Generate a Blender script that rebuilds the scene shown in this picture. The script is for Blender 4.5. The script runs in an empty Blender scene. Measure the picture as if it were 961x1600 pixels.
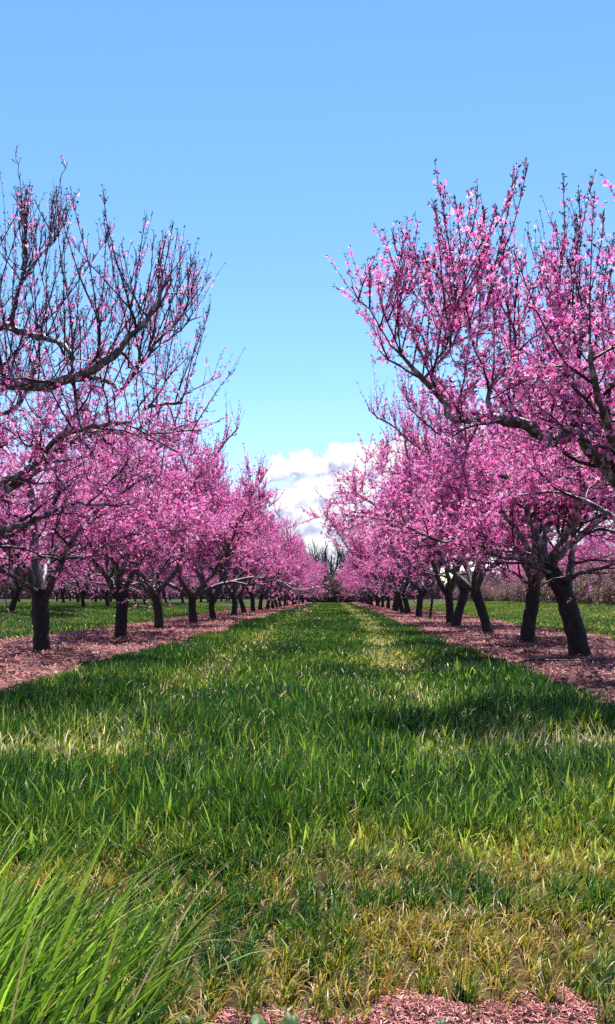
import bpy, math, random
import numpy as np
from mathutils import Vector, Matrix, noise as mnoise

# ------------------------------------------------------------------ camera, sky, sun, exposure
SC = bpy.context.scene
COL = SC.collection
R = math.radians
CAM = Vector((0.0, 0.0, 1.0))
PITCH, YAW = 6.03, 1.86
F = 1250.0                                   # focal length in pixels of the 961x1600 photograph
cd = bpy.data.cameras.new('camera'); cam = bpy.data.objects.new('camera', cd); COL.objects.link(cam)
cd.sensor_fit = 'VERTICAL'; cd.sensor_height = 36.0; cd.sensor_width = 36.0; cd.lens = F/1600*36.0
cd.clip_start = 0.05; cd.clip_end = 12000
cam.location = CAM
cam.rotation_euler = (R(90+PITCH), 0, R(YAW))
SC.camera = cam
CAM_M = cam.rotation_euler.to_matrix()

SUN_EL, SUN_AZ = 66.0, 3.0                  # azimuth clockwise from +Y
w = bpy.data.worlds.new('World'); SC.world = w; w.use_nodes = True
nt = w.node_tree; nt.nodes.clear()
sky = nt.nodes.new('ShaderNodeTexSky'); sky.sky_type = 'NISHITA'; sky.sun_disc = False
sky.sun_elevation = R(SUN_EL); sky.sun_rotation = R(SUN_AZ)
sky.air_density = 1.0; sky.dust_density = 0.0; sky.ozone_density = 2.0; sky.altitude = 100
bg = nt.nodes.new('ShaderNodeBackground'); bg.inputs[1].default_value = 0.083
wo = nt.nodes.new('ShaderNodeOutputWorld')
hs = nt.nodes.new('ShaderNodeHueSaturation'); hs.inputs['Saturation'].default_value = 1.14; hs.inputs['Hue'].default_value = .494
nt.links.new(sky.outputs[0], hs.inputs['Color'])
SKYCOL = hs.outputs[0]
nt.links.new(bg.outputs[0], wo.inputs[0])
# fair-weather cumulus low in the sky: puffs at (azimuth, elevation, radius) in thousandths of a radian
PUFFS = [(-66, 158, 22), (-42, 164, 24), (-18, 160, 20), (4, 172, 24), (26, 170, 28), (50, 168, 30), (-86, 150, 14),
         (-34, 128, 38), (-58, 112, 26), (-8, 136, 36), (22, 136, 44), (-30, 102, 44), (14, 100, 50), (-60, 70, 34), (-14, 62, 46), (34, 62, 50),
         (100, 160, 52), (165, 164, 56), (230, 162, 56), (300, 150, 60), (125, 108, 70), (230, 100, 90), (340, 100, 80), (-250, 60, 60), (-360, 70, 60)]
def density_group():
    g = bpy.data.node_groups.new('cloud_density', 'ShaderNodeTree')
    g.interface.new_socket('P', in_out='INPUT', socket_type='NodeSocketVector'); g.interface.new_socket('D', in_out='OUTPUT', socket_type='NodeSocketFloat')
    gi = g.nodes.new('NodeGroupInput'); go = g.nodes.new('NodeGroupOutput'); L = g.links.new
    wn = g.nodes.new('ShaderNodeTexNoise'); wn.inputs['Scale'].default_value = .035; wn.inputs['Detail'].default_value = 4
    L(gi.outputs[0], wn.inputs['Vector'])
    sb = g.nodes.new('ShaderNodeVectorMath'); sb.operation = 'SUBTRACT'; sb.inputs[1].default_value = (.5, .5, .5); L(wn.outputs['Color'], sb.inputs[0])
    sc_ = g.nodes.new('ShaderNodeVectorMath'); sc_.operation = 'MULTIPLY_ADD'; sc_.inputs[1].default_value = (24, 20, 0); L(sb.outputs[0], sc_.inputs[0]); L(gi.outputs[0], sc_.inputs[2])
    cur = None
    for (a, e, rad) in PUFFS:
        d = g.nodes.new('ShaderNodeVectorMath'); d.operation = 'DISTANCE'; d.inputs[1].default_value = (a, e, 0); L(sc_.outputs[0], d.inputs[0])
        m = g.nodes.new('ShaderNodeMath'); m.operation = 'MULTIPLY_ADD'; m.inputs[1].default_value = -1.0/rad; m.inputs[2].default_value = 1.0; L(d.outputs['Value'], m.inputs[0])
        if cur is None: cur = m.outputs[0]
        else:
            x = g.nodes.new('ShaderNodeMath'); x.operation = 'SMOOTH_MAX'; x.inputs[2].default_value = .10; L(cur, x.inputs[0]); L(m.outputs[0], x.inputs[1]); cur = x.outputs[0]
    n = g.nodes.new('ShaderNodeTexNoise'); n.inputs['Scale'].default_value = .055; n.inputs['Detail'].default_value = 7; n.inputs['Roughness'].default_value = .58
    L(gi.outputs[0], n.inputs['Vector'])
    vo = g.nodes.new('ShaderNodeTexVoronoi'); vo.feature = 'SMOOTH_F1'; vo.inputs['Scale'].default_value = .09; vo.inputs['Smoothness'].default_value = .35
    L(sc_.outputs[0], vo.inputs['Vector'])
    k = g.nodes.new('ShaderNodeMath'); k.operation = 'MULTIPLY_ADD'; k.inputs[1].default_value = .9; L(n.outputs['Fac'], k.inputs[0]); L(cur, k.inputs[2])
    k2 = g.nodes.new('ShaderNodeMath'); k2.operation = 'MULTIPLY_ADD'; k2.inputs[1].default_value = -.28; L(vo.outputs['Distance'], k2.inputs[0]); L(k.outputs[0], k2.inputs[2])
    k3 = g.nodes.new('ShaderNodeMath'); k3.operation = 'SUBTRACT'; k3.inputs[1].default_value = .45; L(k2.outputs[0], k3.inputs[0])
    L(k3.outputs[0], go.inputs[0]); return g
DG = density_group()
N = nt.nodes.new; LK = nt.links.new
tc = N('ShaderNodeTexCoord'); nrm = N('ShaderNodeVectorMath'); nrm.operation = 'NORMALIZE'; LK(tc.outputs['Generated'], nrm.inputs[0])
sx = N('ShaderNodeSeparateXYZ'); LK(nrm.outputs[0], sx.inputs[0])
az = N('ShaderNodeMath'); az.operation = 'ARCTAN2'; LK(sx.outputs[0], az.inputs[0]); LK(sx.outputs[1], az.inputs[1])
el = N('ShaderNodeMath'); el.operation = 'ARCSINE'; LK(sx.outputs[2], el.inputs[0])
cb = N('ShaderNodeCombineXYZ'); LK(az.outputs[0], cb.inputs[0]); LK(el.outputs[0], cb.inputs[1])
s1 = N('ShaderNodeVectorMath'); s1.operation = 'SCALE'; s1.inputs['Scale'].default_value = 1000; LK(cb.outputs[0], s1.inputs[0])
def dens_at(off):
    ad = N('ShaderNodeVectorMath'); ad.operation = 'ADD'; ad.inputs[1].default_value = off; LK(s1.outputs[0], ad.inputs[0])
    gg = N('ShaderNodeGroup'); gg.node_tree = DG; LK(ad.outputs[0], gg.inputs[0]); return gg.outputs[0]
d0, d1, d2 = dens_at((0, 0, 0)), dens_at((2, 7, 0)), dens_at((6, 20, 0))
def mrange(v, a, b, c=0, d=1):
    m = N('ShaderNodeMapRange'); m.interpolation_type = 'SMOOTHSTEP'; LK(v, m.inputs[0])
    for i_, q in enumerate((a, b, c, d)): m.inputs[i_+1].default_value = q
    return m.outputs[0]
alpha = mrange(d0, .0, .17)
def math2(op, a, b):
    m = N('ShaderNodeMath'); m.operation = op
    for i_, q in enumerate((a, b)):
        if isinstance(q, (int, float)): m.inputs[i_].default_value = q
        else: LK(q, m.inputs[i_])
    return m.outputs[0]
lit = math2('ADD', math2('MULTIPLY', math2('SUBTRACT', d0, d1), 1.6), math2('MULTIPLY', math2('SUBTRACT', d0, d2), 1.0))
lit = mrange(lit, -1.15, .45)
mc = N('ShaderNodeMix'); mc.data_type = 'RGBA'; LK(lit, mc.inputs[0]); mc.inputs[6].default_value = (2.5, 2.85, 4.1, 1); mc.inputs[7].default_value = (5.1, 5.15, 5.3, 1)
fin = N('ShaderNodeMix'); fin.data_type = 'RGBA'; LK(alpha, fin.inputs[0]); LK(SKYCOL, fin.inputs[6]); LK(mc.outputs[2], fin.inputs[7])
bg2 = N('ShaderNodeBackground'); bg2.inputs[1].default_value = bg.inputs[1].default_value; LK(fin.outputs[2], bg2.inputs[0]); LK(SKYCOL, bg.inputs[0])
band = math2('MULTIPLY', math2('LESS_THAN', el.outputs[0], .27), math2('LESS_THAN', math2('ABSOLUTE', az.outputs[0], 0), .52))
ms = N('ShaderNodeMixShader'); LK(band, ms.inputs[0]); LK(bg.outputs[0], ms.inputs[1]); LK(bg2.outputs[0], ms.inputs[2]); LK(ms.outputs[0], wo.inputs[0])
sd = bpy.data.lights.new('sun', 'SUN'); sun = bpy.data.objects.new('sun', sd); COL.objects.link(sun)
sd.energy = 5.0; sd.angle = R(0.53); sd.color = (1.0, 0.955, 0.89)
sv = Vector((math.sin(R(SUN_AZ))*math.cos(R(SUN_EL)), math.cos(R(SUN_AZ))*math.cos(R(SUN_EL)), math.sin(R(SUN_EL))))
sun.rotation_euler = sv.to_track_quat('Z', 'Y').to_euler()
sun.location = (0, 0, 60)
SC.view_settings.view_transform = 'Standard'; SC.view_settings.look = 'None'
SC.view_settings.exposure = 1.40; SC.view_settings.gamma = 1.0
SC.view_settings.use_curve_mapping = False
SC.render.engine = 'CYCLES'
SC.cycles.max_bounces = 7; SC.cycles.diffuse_bounces = 4; SC.cycles.transmission_bounces = 5
SC.cycles.use_denoising = False
try:
    SC.cycles.use_fast_gi = False
except Exception: pass

rng = np.random.default_rng(11)
def P(px, py, Y):
    """photo pixel -> world point on the plane y = Y"""
    d = CAM_M @ Vector((px-480.5, 800.0-py, -F))
    t = (Y-CAM.y)/d.y
    return np.array((CAM.x+d.x*t, Y, CAM.z+d.z*t))

# ------------------------------------------------------------------ helpers
def tag(o, label=None, cat=None, group=None, kind=None):
    if label: o['label'] = label
    if cat: o['category'] = cat
    if group: o['group'] = group
    if kind: o['kind'] = kind
    return o
def empty(name, loc):
    o = bpy.data.objects.new(name, None); COL.objects.link(o); o.location = loc; o.empty_display_size = .3
    return o
def mesh_np(name, V, Fq, mat, parent=None, smooth=True, col=None, loc=None):
    """V (n,3), Fq (m,k) equal-sized faces or list of such arrays"""
    if not isinstance(Fq, list): Fq = [Fq]
    Fq = [f for f in Fq if len(f)]
    me = bpy.data.meshes.new(name)
    V = np.asarray(V, dtype=np.float32)
    me.vertices.add(len(V)); me.vertices.foreach_set('co', V.ravel())
    li = np.concatenate([f.ravel() for f in Fq]).astype(np.int32)
    cnt = np.concatenate([np.full(len(f), f.shape[1]) for f in Fq]).astype(np.int32)
    st = np.concatenate(([0], np.cumsum(cnt)[:-1])).astype(np.int32)
    me.loops.add(len(li)); me.loops.foreach_set('vertex_index', li)
    me.polygons.add(len(cnt)); me.polygons.foreach_set('loop_start', st); me.polygons.foreach_set('loop_total', cnt)
    me.polygons.foreach_set('use_smooth', np.full(len(cnt), smooth))
    if col is not None:
        a = me.color_attributes.new('Col', 'FLOAT_COLOR', 'POINT')
        c = np.ones((len(V), 4), dtype=np.float32); c[:, :3] = col
        a.data.foreach_set('color', c.ravel())
    me.update(calc_edges=True)
    me.materials.append(mat)
    o = bpy.data.objects.new(name, me); COL.objects.link(o)
    if parent: o.parent = parent
    if loc is not None: o.location = loc
    return o
def fbm(x, y, s=1.0, o=3, seed=0.0):
    """cheap vectorised value noise, about -1..1"""
    x = np.asarray(x, float)*s+seed*17.3; y = np.asarray(y, float)*s-seed*9.1
    out = 0; amp = 1; tot = 0
    for k in range(o):
        xi = np.floor(x); yi = np.floor(y); xf = x-xi; yf = y-yi
        def h(a, b):
            v = np.sin(a*127.1+b*311.7+k*74.7)*43758.5453
            return v-np.floor(v)
        u = xf*xf*(3-2*xf); v = yf*yf*(3-2*yf)
        n = (h(xi, yi)*(1-u)+h(xi+1, yi)*u)*(1-v)+(h(xi, yi+1)*(1-u)+h(xi+1, yi+1)*u)*v
        out = out+amp*(n*2-1); tot += amp; amp *= .5; x = x*2.03+5.1; y = y*2.03+1.7
    return out/tot*1.6
def sst(a, b, x):
    t = np.clip((np.asarray(x, float)-a)/(b-a), 0, 1); return t*t*(3-2*t)

# ------------------------------------------------------------------ materials
def newmat(name):
    m = bpy.data.materials.new(name); m.use_nodes = True
    t = m.node_tree; t.nodes.clear()
    out = t.nodes.new('ShaderNodeOutputMaterial')
    p = t.nodes.new('ShaderNodeBsdfPrincipled'); t.links.new(p.outputs[0], out.inputs[0])
    return m, t, p, out
def nz(t, scale, detail=5, rough=.6, vec=None, dist=0):
    n = t.nodes.new('ShaderNodeTexNoise'); n.inputs['Scale'].default_value = scale
    n.inputs['Detail'].default_value = detail; n.inputs['Roughness'].default_value = rough
    n.inputs['Distortion'].default_value = dist
    if vec: t.links.new(vec, n.inputs['Vector'])
    return n.outputs['Fac']
def ramp(t, fac, stops):
    r = t.nodes.new('ShaderNodeValToRGB'); e = r.color_ramp.elements
    while len(e) < len(stops): e.new(.5)
    for i, (p, c) in enumerate(stops):
        e[i].position = p; e[i].color = (*c, 1)
    t.links.new(fac, r.inputs[0]); return r.outputs[0]
def objvec(t, sc=(1, 1, 1)):
    tc = t.nodes.new('ShaderNodeTexCoord'); mp = t.nodes.new('ShaderNodeMapping'); mp.inputs['Scale'].default_value = sc
    t.links.new(tc.outputs['Object'], mp.inputs[0]); return mp.outputs[0]
def bump(t, p, h, s, d):
    b = t.nodes.new('ShaderNodeBump'); b.inputs['Strength'].default_value = s; b.inputs['Distance'].default_value = d
    t.links.new(h, b.inputs['Height']); t.links.new(b.outputs[0], p.inputs['Normal'])

def bark_mat(name, stops, bs=.02, rough=.8, spec=.3):
    m, t, p, out = newmat(name)
    v = objvec(t, (1, 1, .35))
    t.links.new(ramp(t, nz(t, 14, 6, .65, v), stops), p.inputs['Base Color'])
    p.inputs['Roughness'].default_value = rough; p.inputs['Specular IOR Level'].default_value = spec
    bump(t, p, nz(t, 38, 6, .7, v), .9, bs)
    return m
M_TRUNK = bark_mat('trunk_bark', [(.32, (.010, .007, .008)), (.55, (.022, .015, .017)), (.75, (.045, .034, .036))], .04)
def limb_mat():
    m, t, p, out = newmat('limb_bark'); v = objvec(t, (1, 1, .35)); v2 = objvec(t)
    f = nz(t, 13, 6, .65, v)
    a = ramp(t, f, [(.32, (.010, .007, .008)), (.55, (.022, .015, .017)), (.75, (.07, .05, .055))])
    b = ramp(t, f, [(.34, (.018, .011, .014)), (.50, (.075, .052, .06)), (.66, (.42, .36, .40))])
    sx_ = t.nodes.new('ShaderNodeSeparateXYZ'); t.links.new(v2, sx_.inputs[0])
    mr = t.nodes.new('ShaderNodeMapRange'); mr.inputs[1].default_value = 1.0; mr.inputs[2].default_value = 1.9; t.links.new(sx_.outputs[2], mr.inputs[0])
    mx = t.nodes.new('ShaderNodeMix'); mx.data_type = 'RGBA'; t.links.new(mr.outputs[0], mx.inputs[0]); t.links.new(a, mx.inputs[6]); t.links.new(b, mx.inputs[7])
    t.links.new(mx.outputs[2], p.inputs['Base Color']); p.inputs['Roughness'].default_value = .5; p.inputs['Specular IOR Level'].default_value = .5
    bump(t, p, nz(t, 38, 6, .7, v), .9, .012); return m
M_LIMB = limb_mat()
M_OLDLIMB = bark_mat('limb_bark', [(.34, (.018, .011, .014)), (.50, (.075, .052, .06)), (.66, (.42, .36, .40))], .012, .55, .5)
M_TWIG = bark_mat('twig_bark', [(.3, (.014, .006, .010)), (.7, (.050, .020, .028))], .004, .6, .4)
M_GREY = bark_mat('grey_wood', [(.3, (.05, .04, .045)), (.7, (.12, .09, .10))], .01, .8, .2)

def vc_mat(name, trans=.45, rough=.5, spec=.3, gain=None, tcol=None):
    m, t, p, out = newmat(name)
    a = t.nodes.new('ShaderNodeVertexColor'); a.layer_name = 'Col'
    t.links.new(a.outputs[0], p.inputs['Base Color'])
    p.inputs['Roughness'].default_value = rough; p.inputs['Specular IOR Level'].default_value = spec
    tr = t.nodes.new('ShaderNodeBsdfTranslucent')
    if tcol:
        mx = t.nodes.new('ShaderNodeMix'); mx.data_type = 'RGBA'; mx.blend_type = 'MULTIPLY'; mx.inputs[0].default_value = 1
        t.links.new(a.outputs[0], mx.inputs[6]); mx.inputs[7].default_value = (*tcol, 1)
        t.links.new(mx.outputs[2], tr.inputs[0])
    else:
        t.links.new(a.outputs[0], tr.inputs[0])
    mix = t.nodes.new('ShaderNodeMixShader'); mix.inputs[0].default_value = trans
    t.links.new(p.outputs[0], mix.inputs[1]); t.links.new(tr.outputs[0], mix.inputs[2])
    t.links.new(mix.outputs[0], out.inputs[0])
    return m
M_PETAL = vc_mat('petal', .55, .6, .2)
M_GRASS = vc_mat('grass_blade', .45, .42, .45)
M_LEAF = vc_mat('leaf', .3, .5, .3)
M_CHIP = vc_mat('bark_chip', .0, .85, .2)

def ground_mat():
    m, t, p, out = newmat('turf_soil')
    v = objvec(t)
    big = ramp(t, nz(t, .35, 6, .6, v), [(.35, (.030, .055, .010)), (.6, (.055, .085, .018)), (.75, (.09, .10, .03))])
    fine = ramp(t, nz(t, 22, 6, .7, v), [(.3, (.02, .018, .010)), (.7, (1.0, 1.0, .9))])
    mx = t.nodes.new('ShaderNodeMix'); mx.data_type = 'RGBA'; mx.blend_type = 'MULTIPLY'; mx.inputs[0].default_value = .75
    t.links.new(big, mx.inputs[6]); t.links.new(fine, mx.inputs[7])
    sx = t.nodes.new('ShaderNodeSeparateXYZ'); t.links.new(v, sx.inputs[0])
    mr = t.nodes.new('ShaderNodeMapRange'); mr.inputs[1].default_value = 4.2; mr.inputs[2].default_value = 2.9
    t.links.new(sx.outputs[1], mr.inputs[0])
    dirt = ramp(t, nz(t, 9, 6, .7, v), [(.3, (.03, .02, .012)), (.55, (.12, .08, .035)), (.75, (.26, .19, .10))])
    m2 = t.nodes.new('ShaderNodeMix'); m2.data_type = 'RGBA'
    t.links.new(mr.outputs[0], m2.inputs[0]); t.links.new(mx.outputs[2], m2.inputs[6]); t.links.new(dirt, m2.inputs[7])
    t.links.new(m2.outputs[2], p.inputs['Base Color'])
    p.inputs['Roughness'].default_value = .95; p.inputs['Specular IOR Level'].default_value = .1
    bump(t, p, nz(t, 14, 6, .8, v), 1, .08)
    return m
M_GROUND = ground_mat()
def mulch_mat():
    m, t, p, out = newmat('bark_mulch')
    v = objvec(t, (.55, 1.5, 1)); v2 = objvec(t)
    a = ramp(t, nz(t, 5, 8, .72, v, .6), [(.36, (.035, .014, .016)), (.47, (.17, .075, .08)), (.58, (.33, .155, .165)), (.74, (.50, .27, .28))])
    b = ramp(t, nz(t, 45, 4, .7, v2), [(.3, (.35, .3, .3)), (.6, (1, 1, 1))])
    mx = t.nodes.new('ShaderNodeMix'); mx.data_type = 'RGBA'; mx.blend_type = 'MULTIPLY'; mx.inputs[0].default_value = .8
    t.links.new(a, mx.inputs[6]); t.links.new(b, mx.inputs[7]); t.links.new(mx.outputs[2], p.inputs['Base Color'])
    p.inputs['Roughness'].default_value = .9; p.inputs['Specular IOR Level'].default_value = .15
    bump(t, p, nz(t, 30, 6, .8, v2), 1, .05)
    return m
M_MULCH = mulch_mat()

# ------------------------------------------------------------------ terrain
XL, XR = -5.1, 4.15
def gz(x, y):
    x = np.asarray(x, float); y = np.asarray(y, float)
    far = sst(14, 30, y)
    return (.42*sst(-8.5, -16, x)+.42*sst(8, 19, x))*far + .012*fbm(x, y, .8, 2, 3)
def axis(a, b, fine, grow, lo, hi):
    pos = [0.0]; s = fine
    while pos[-1] < hi:
        pos.append(pos[-1]+s)
        if pos[-1] > b: s *= grow
    neg = [0.0]; s = fine
    while neg[-1] > lo:
        neg.append(neg[-1]-s)
        if neg[-1] < a: s *= grow
    return np.array(neg[::-1][:-1]+pos)
gx = axis(-22, 24, .5, 1.25, -4000, 4000); gy = axis(-4, 60, .5, 1.18, -300, 6000)
GX, GY = np.meshgrid(gx, gy); n0, n1 = GX.shape
idx = np.arange(n0*n1).reshape(n0, n1)
quads = np.stack([idx[:-1, :-1], idx[:-1, 1:], idx[1:, 1:], idx[1:, :-1]], -1).reshape(-1, 4)
tag(mesh_np('ground', np.stack([GX, GY, gz(GX, GY)], -1).reshape(-1, 3), quads, M_GROUND), kind='structure')

# mulched tree strips: inner edge / outer edge of each strip
def mulch_mask(x, y):
    """>0 inside bare mulch; metres to the ragged edge"""
    w_ = .35*fbm(x, y, .55, 3, 1)+.12*fbm(x, y, 3.1, 2, 2)
    l = np.minimum(-3.30-x, x+7.1)+w_
    r = np.minimum(x-2.50, 6.5-x)+w_
    return np.maximum(l, r)*1.0 - 3*(1-sst(6.2, 6.8, y+.5*fbm(x, y, .9, 2, 5)))
def fore_mask(x, y):
    """bare mulch right in front of the camera"""
    return (2.05+.10*fbm(x, y, 1.6, 3, 8)+.09*fbm(x, y, 7, 3, 9)-y) - .9*sst(-.25, -.75, x)
def mulch_z(X, Y, mask):
    mk = mask(X, Y)
    lump = .02*fbm(X, Y, 2.2, 3, 4)+.028*np.abs(fbm(X*.5, Y*1.6, 4.5, 3, 6))
    if mask is fore_mask: return gz(X, Y)-.10+(.106+lump*.4)*sst(-.22, .05, mk)
    return gz(X, Y)-.10+(.125+lump)*sst(-.22, .10, mk)
def strip(x0, x1, y0, y1, st, name, mask, lab):
    xs = np.arange(x0, x1, st); ys = [y0]
    while ys[-1] < y1: ys.append(ys[-1]+st*(1+max(0, ys[-1]-20)*.05))
    X, Y = np.meshgrid(xs, np.array(ys)); a, b = X.shape
    Z = mulch_z(X, Y, mask)
    i = np.arange(a*b).reshape(a, b)
    q = np.stack([i[:-1, :-1], i[:-1, 1:], i[1:, 1:], i[1:, :-1]], -1).reshape(-1, 4)
    tag(mesh_np(name, np.stack([X, Y, Z], -1).reshape(-1, 3), q, M_MULCH), kind='structure')
strip(-8, -2.6, 5.5, 132, .06, 'mulch_strip', mulch_mask, '')
strip(1.8, 7.4, 5.5, 132, .06, 'mulch_strip', mulch_mask, '')
strip(-2.2, 2.8, .1, 2.8, .025, 'mulch_strip', fore_mask, '')

# chips, slivers and dry leaves lying on the mulch
def chips(name, n, rect, mask, l0, l1, seed, label, ypow=1.6, curl=1.0):
    r = np.random.default_rng(seed)
    x = r.uniform(rect[0], rect[1], n); y = rect[2]+(rect[3]-rect[2])*r.random(n)**ypow
    k = mask(x, y) > -.03; x, y = x[k], y[k]; n = len(x)
    L = r.uniform(l0, l1, n)*(1+y*.012); W = L*r.uniform(.06, .20, n); a = r.uniform(0, np.pi, n)
    tl = r.normal(0, .3, n)*(.3+.7*curl)
    d = np.stack([np.cos(a)*np.cos(tl), np.sin(a)*np.cos(tl), np.sin(tl)], -1)
    s = np.stack([-np.sin(a), np.cos(a), r.normal(0, .45, n)], -1)
    z = np.maximum(mulch_z(x, y, mask), gz(x, y))+.003+np.abs(np.sin(tl))*L*.5+r.random(n)*(.008+.014*curl)
    c = np.stack([x, y, z], -1)
    up = np.array((0, 0, 1))*(L*r.uniform(-.05, .2, n)*curl)[:, None]
    V = np.stack([c-d*L[:, None]/2-s*W[:, None]*.35, c-d*L[:, None]/2+s*W[:, None]*.35,
                  c+up+s*W[:, None]*.5, c+up-s*W[:, None]*.5,
                  c+d*L[:, None]/2+s*W[:, None]*.2, c+d*L[:, None]/2-s*W[:, None]*.2], 1)
    i = np.arange(n)[:, None]*6
    q = np.concatenate([i+np.array([[0, 1, 2, 3]]), i+np.array([[3, 2, 4, 5]])])
    t = r.random(n)[:, None]
    pal = np.array([(.40, .155, .145), (.27, .09, .085), (.56, .31, .27), (.11, .038, .032), (.03, .012, .012)])
    cc = pal[r.choice(5, n, p=[.32, .28, .09, .17, .14])]*(.70+.65*t)
    col = np.repeat(cc, 6, 0)
    o = mesh_np(name, V.reshape(-1, 3), q, M_CHIP, col=col, smooth=False)
    return tag(o, label, 'mulch', kind='stuff')
chips('bark_chips', 80000, (-7.5, -2.9, 6.2, 90), mulch_mask, .02, .095, 5, 'reddish bark chips and dry leaves under the left tree row')
chips('bark_chips', 80000, (2.1, 7.0, 6.2, 90), mulch_mask, .02, .095, 6, 'reddish bark chips and dry leaves under the right tree row')
chips('bark_chips', 110000, (-1.0, 1.5, 1.55, 2.4), fore_mask, .003, .022, 7, 'pinkish shredded bark mulch at the bottom edge of the lawn', 1.0, .25)

# ------------------------------------------------------------------ grass
def blades(name, x, y, L, W, lean, ang, col, seg, label, cat='grass', face=None, mat=M_GRASS, kind='stuff', zb=None, droop=0.0):
    n = len(x); r = np.random.default_rng(len(x)+int(abs(x[0])*100))
    z = gz(x, y)-.005 if zb is None else zb
    root = np.stack([x, y, z], -1)
    dh = np.stack([np.cos(ang), np.sin(ang), np.zeros(n)], -1)
    f = ang+np.pi/2+r.normal(0, .6, n) if face is None else face
    sd_ = np.stack([np.cos(f), np.sin(f), np.zeros(n)], -1)
    V = np.empty((n, seg+1, 2, 3))
    p = root.copy(); th = lean*.35
    for k in range(seg+1):
        t = k/seg
        wd = W*np.clip(1.15*(1-t**1.8)*(0.6+.8*min(t*3, 1)*.5), .03, None)
        V[:, k, 0] = p-sd_*wd[:, None]/2; V[:, k, 1] = p+sd_*wd[:, None]/2
        th = lean*(.35+1.1*t)+droop*t*t
        st = (L/seg)[:, None]
        p = p+(dh*np.sin(th)[:, None]+np.array((0, 0, 1))*np.cos(th)[:, None])*st
    i = (np.arange(n)*(seg+1)*2)[:, None]
    q = np.concatenate([i+np.array([[2*k, 2*k+1, 2*k+3, 2*k+2]]) for k in range(seg)])
    C = np.repeat(col, (seg+1)*2, 0)
    o = mesh_np(name, V.reshape(-1, 3), q, mat, col=C)
    return tag(o, label, cat, kind=kind)

G_DARK = np.array((.018, .062, .010)); G_MID = np.array((.066, .180, .020)); G_YEL = np.array((.40, .42, .030))
STRAW = np.array((.66, .52, .26)); ORANGE = np.array((.46, .24, .04))
def wheel(x, y):
    cr = .75+.55*sst(7, 30, y)-.02*y*0; cl = -1.55-.35*sst(10, 30, y)
    cr = cr+(.9*(1-sst(4.6, 7.2, y)))
    jg = .12*fbm(x, y, .7, 2, 13); a = np.exp(-((x-cr+jg)/.40)**2); b = np.exp(-((x-cl+jg)/.36)**2)
    return np.maximum(a, .48*b)*sst(4.6, 5.6, y)*np.clip(.72+.7*fbm(x, y, .6, 3, 12), 0, 1)
def zones(x, y):
    """returns height, density 0..1, yellow 0..1, straw probability"""
    wh = np.clip(wheel(x, y), 0, 1)
    cr = np.exp(-((y-5.25-.35*fbm(x, y, .5, 2, 20)-.05*x)/.60)**2)*np.clip(.38+1.15*fbm(x, y, .8, 3, 21), 0, 1)
    near = 1-sst(2.9, 3.5, y+.3*fbm(x, y, 1.2, 2, 22))
    rightn = sst(.5, 1.3, x)*(1-sst(3.6, 4.4, y))
    near = np.maximum(near, rightn*.7)
    patch = np.clip(.5+.75*fbm(x+.3*y, y-.2*x, 3.1, 4, 23)+.45*fbm(x-.4*y, y+.5*x, 9, 2, 28), 0, 1)
    big = fbm(x, y, .35, 3, 24)
    side = sst(1.8, 3.0, np.abs(x+.3))*(1-sst(4, 6, np.abs(x+.4)))
    h = .15+.05*fbm(x, y, .9, 3, 25)+.035*fbm(x, y, 4, 2, 26)+.02*side
    field = sst(6, 7.5, np.abs(x+.4))
    h = h*(1-.2*field)
    h = h*(1-.40*wh)*(1-.48*cr)*(1-.62*near*(.72+.28*patch))
    h = h*(1-.22*sst(6.5, 10, y))*(1-.2*sst(16, 30, y)*(1-side))
    dens = (1-.5*wh)*(1-.2*cr)*(1-.38*near*patch)
    yel = np.clip(.23+.26*big+.40*cr+.62*wh+.58*near*patch+.30*field*(x > 0)+.08*field+.24*near-.14*side, 0, 1)  # side term: crown shade along the verges put into the blade colour
    straw = np.clip(.02+.38*wh**1.2+.17*cr**2+.22*near*patch+.03*near, 0, .6)
    return h, dens, yel, straw, near*patch
def in_view(x, y, m=.6):
    return (x > -.60*y-.5-m*.5) & (x < .58*y+.5+m*.5)
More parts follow.
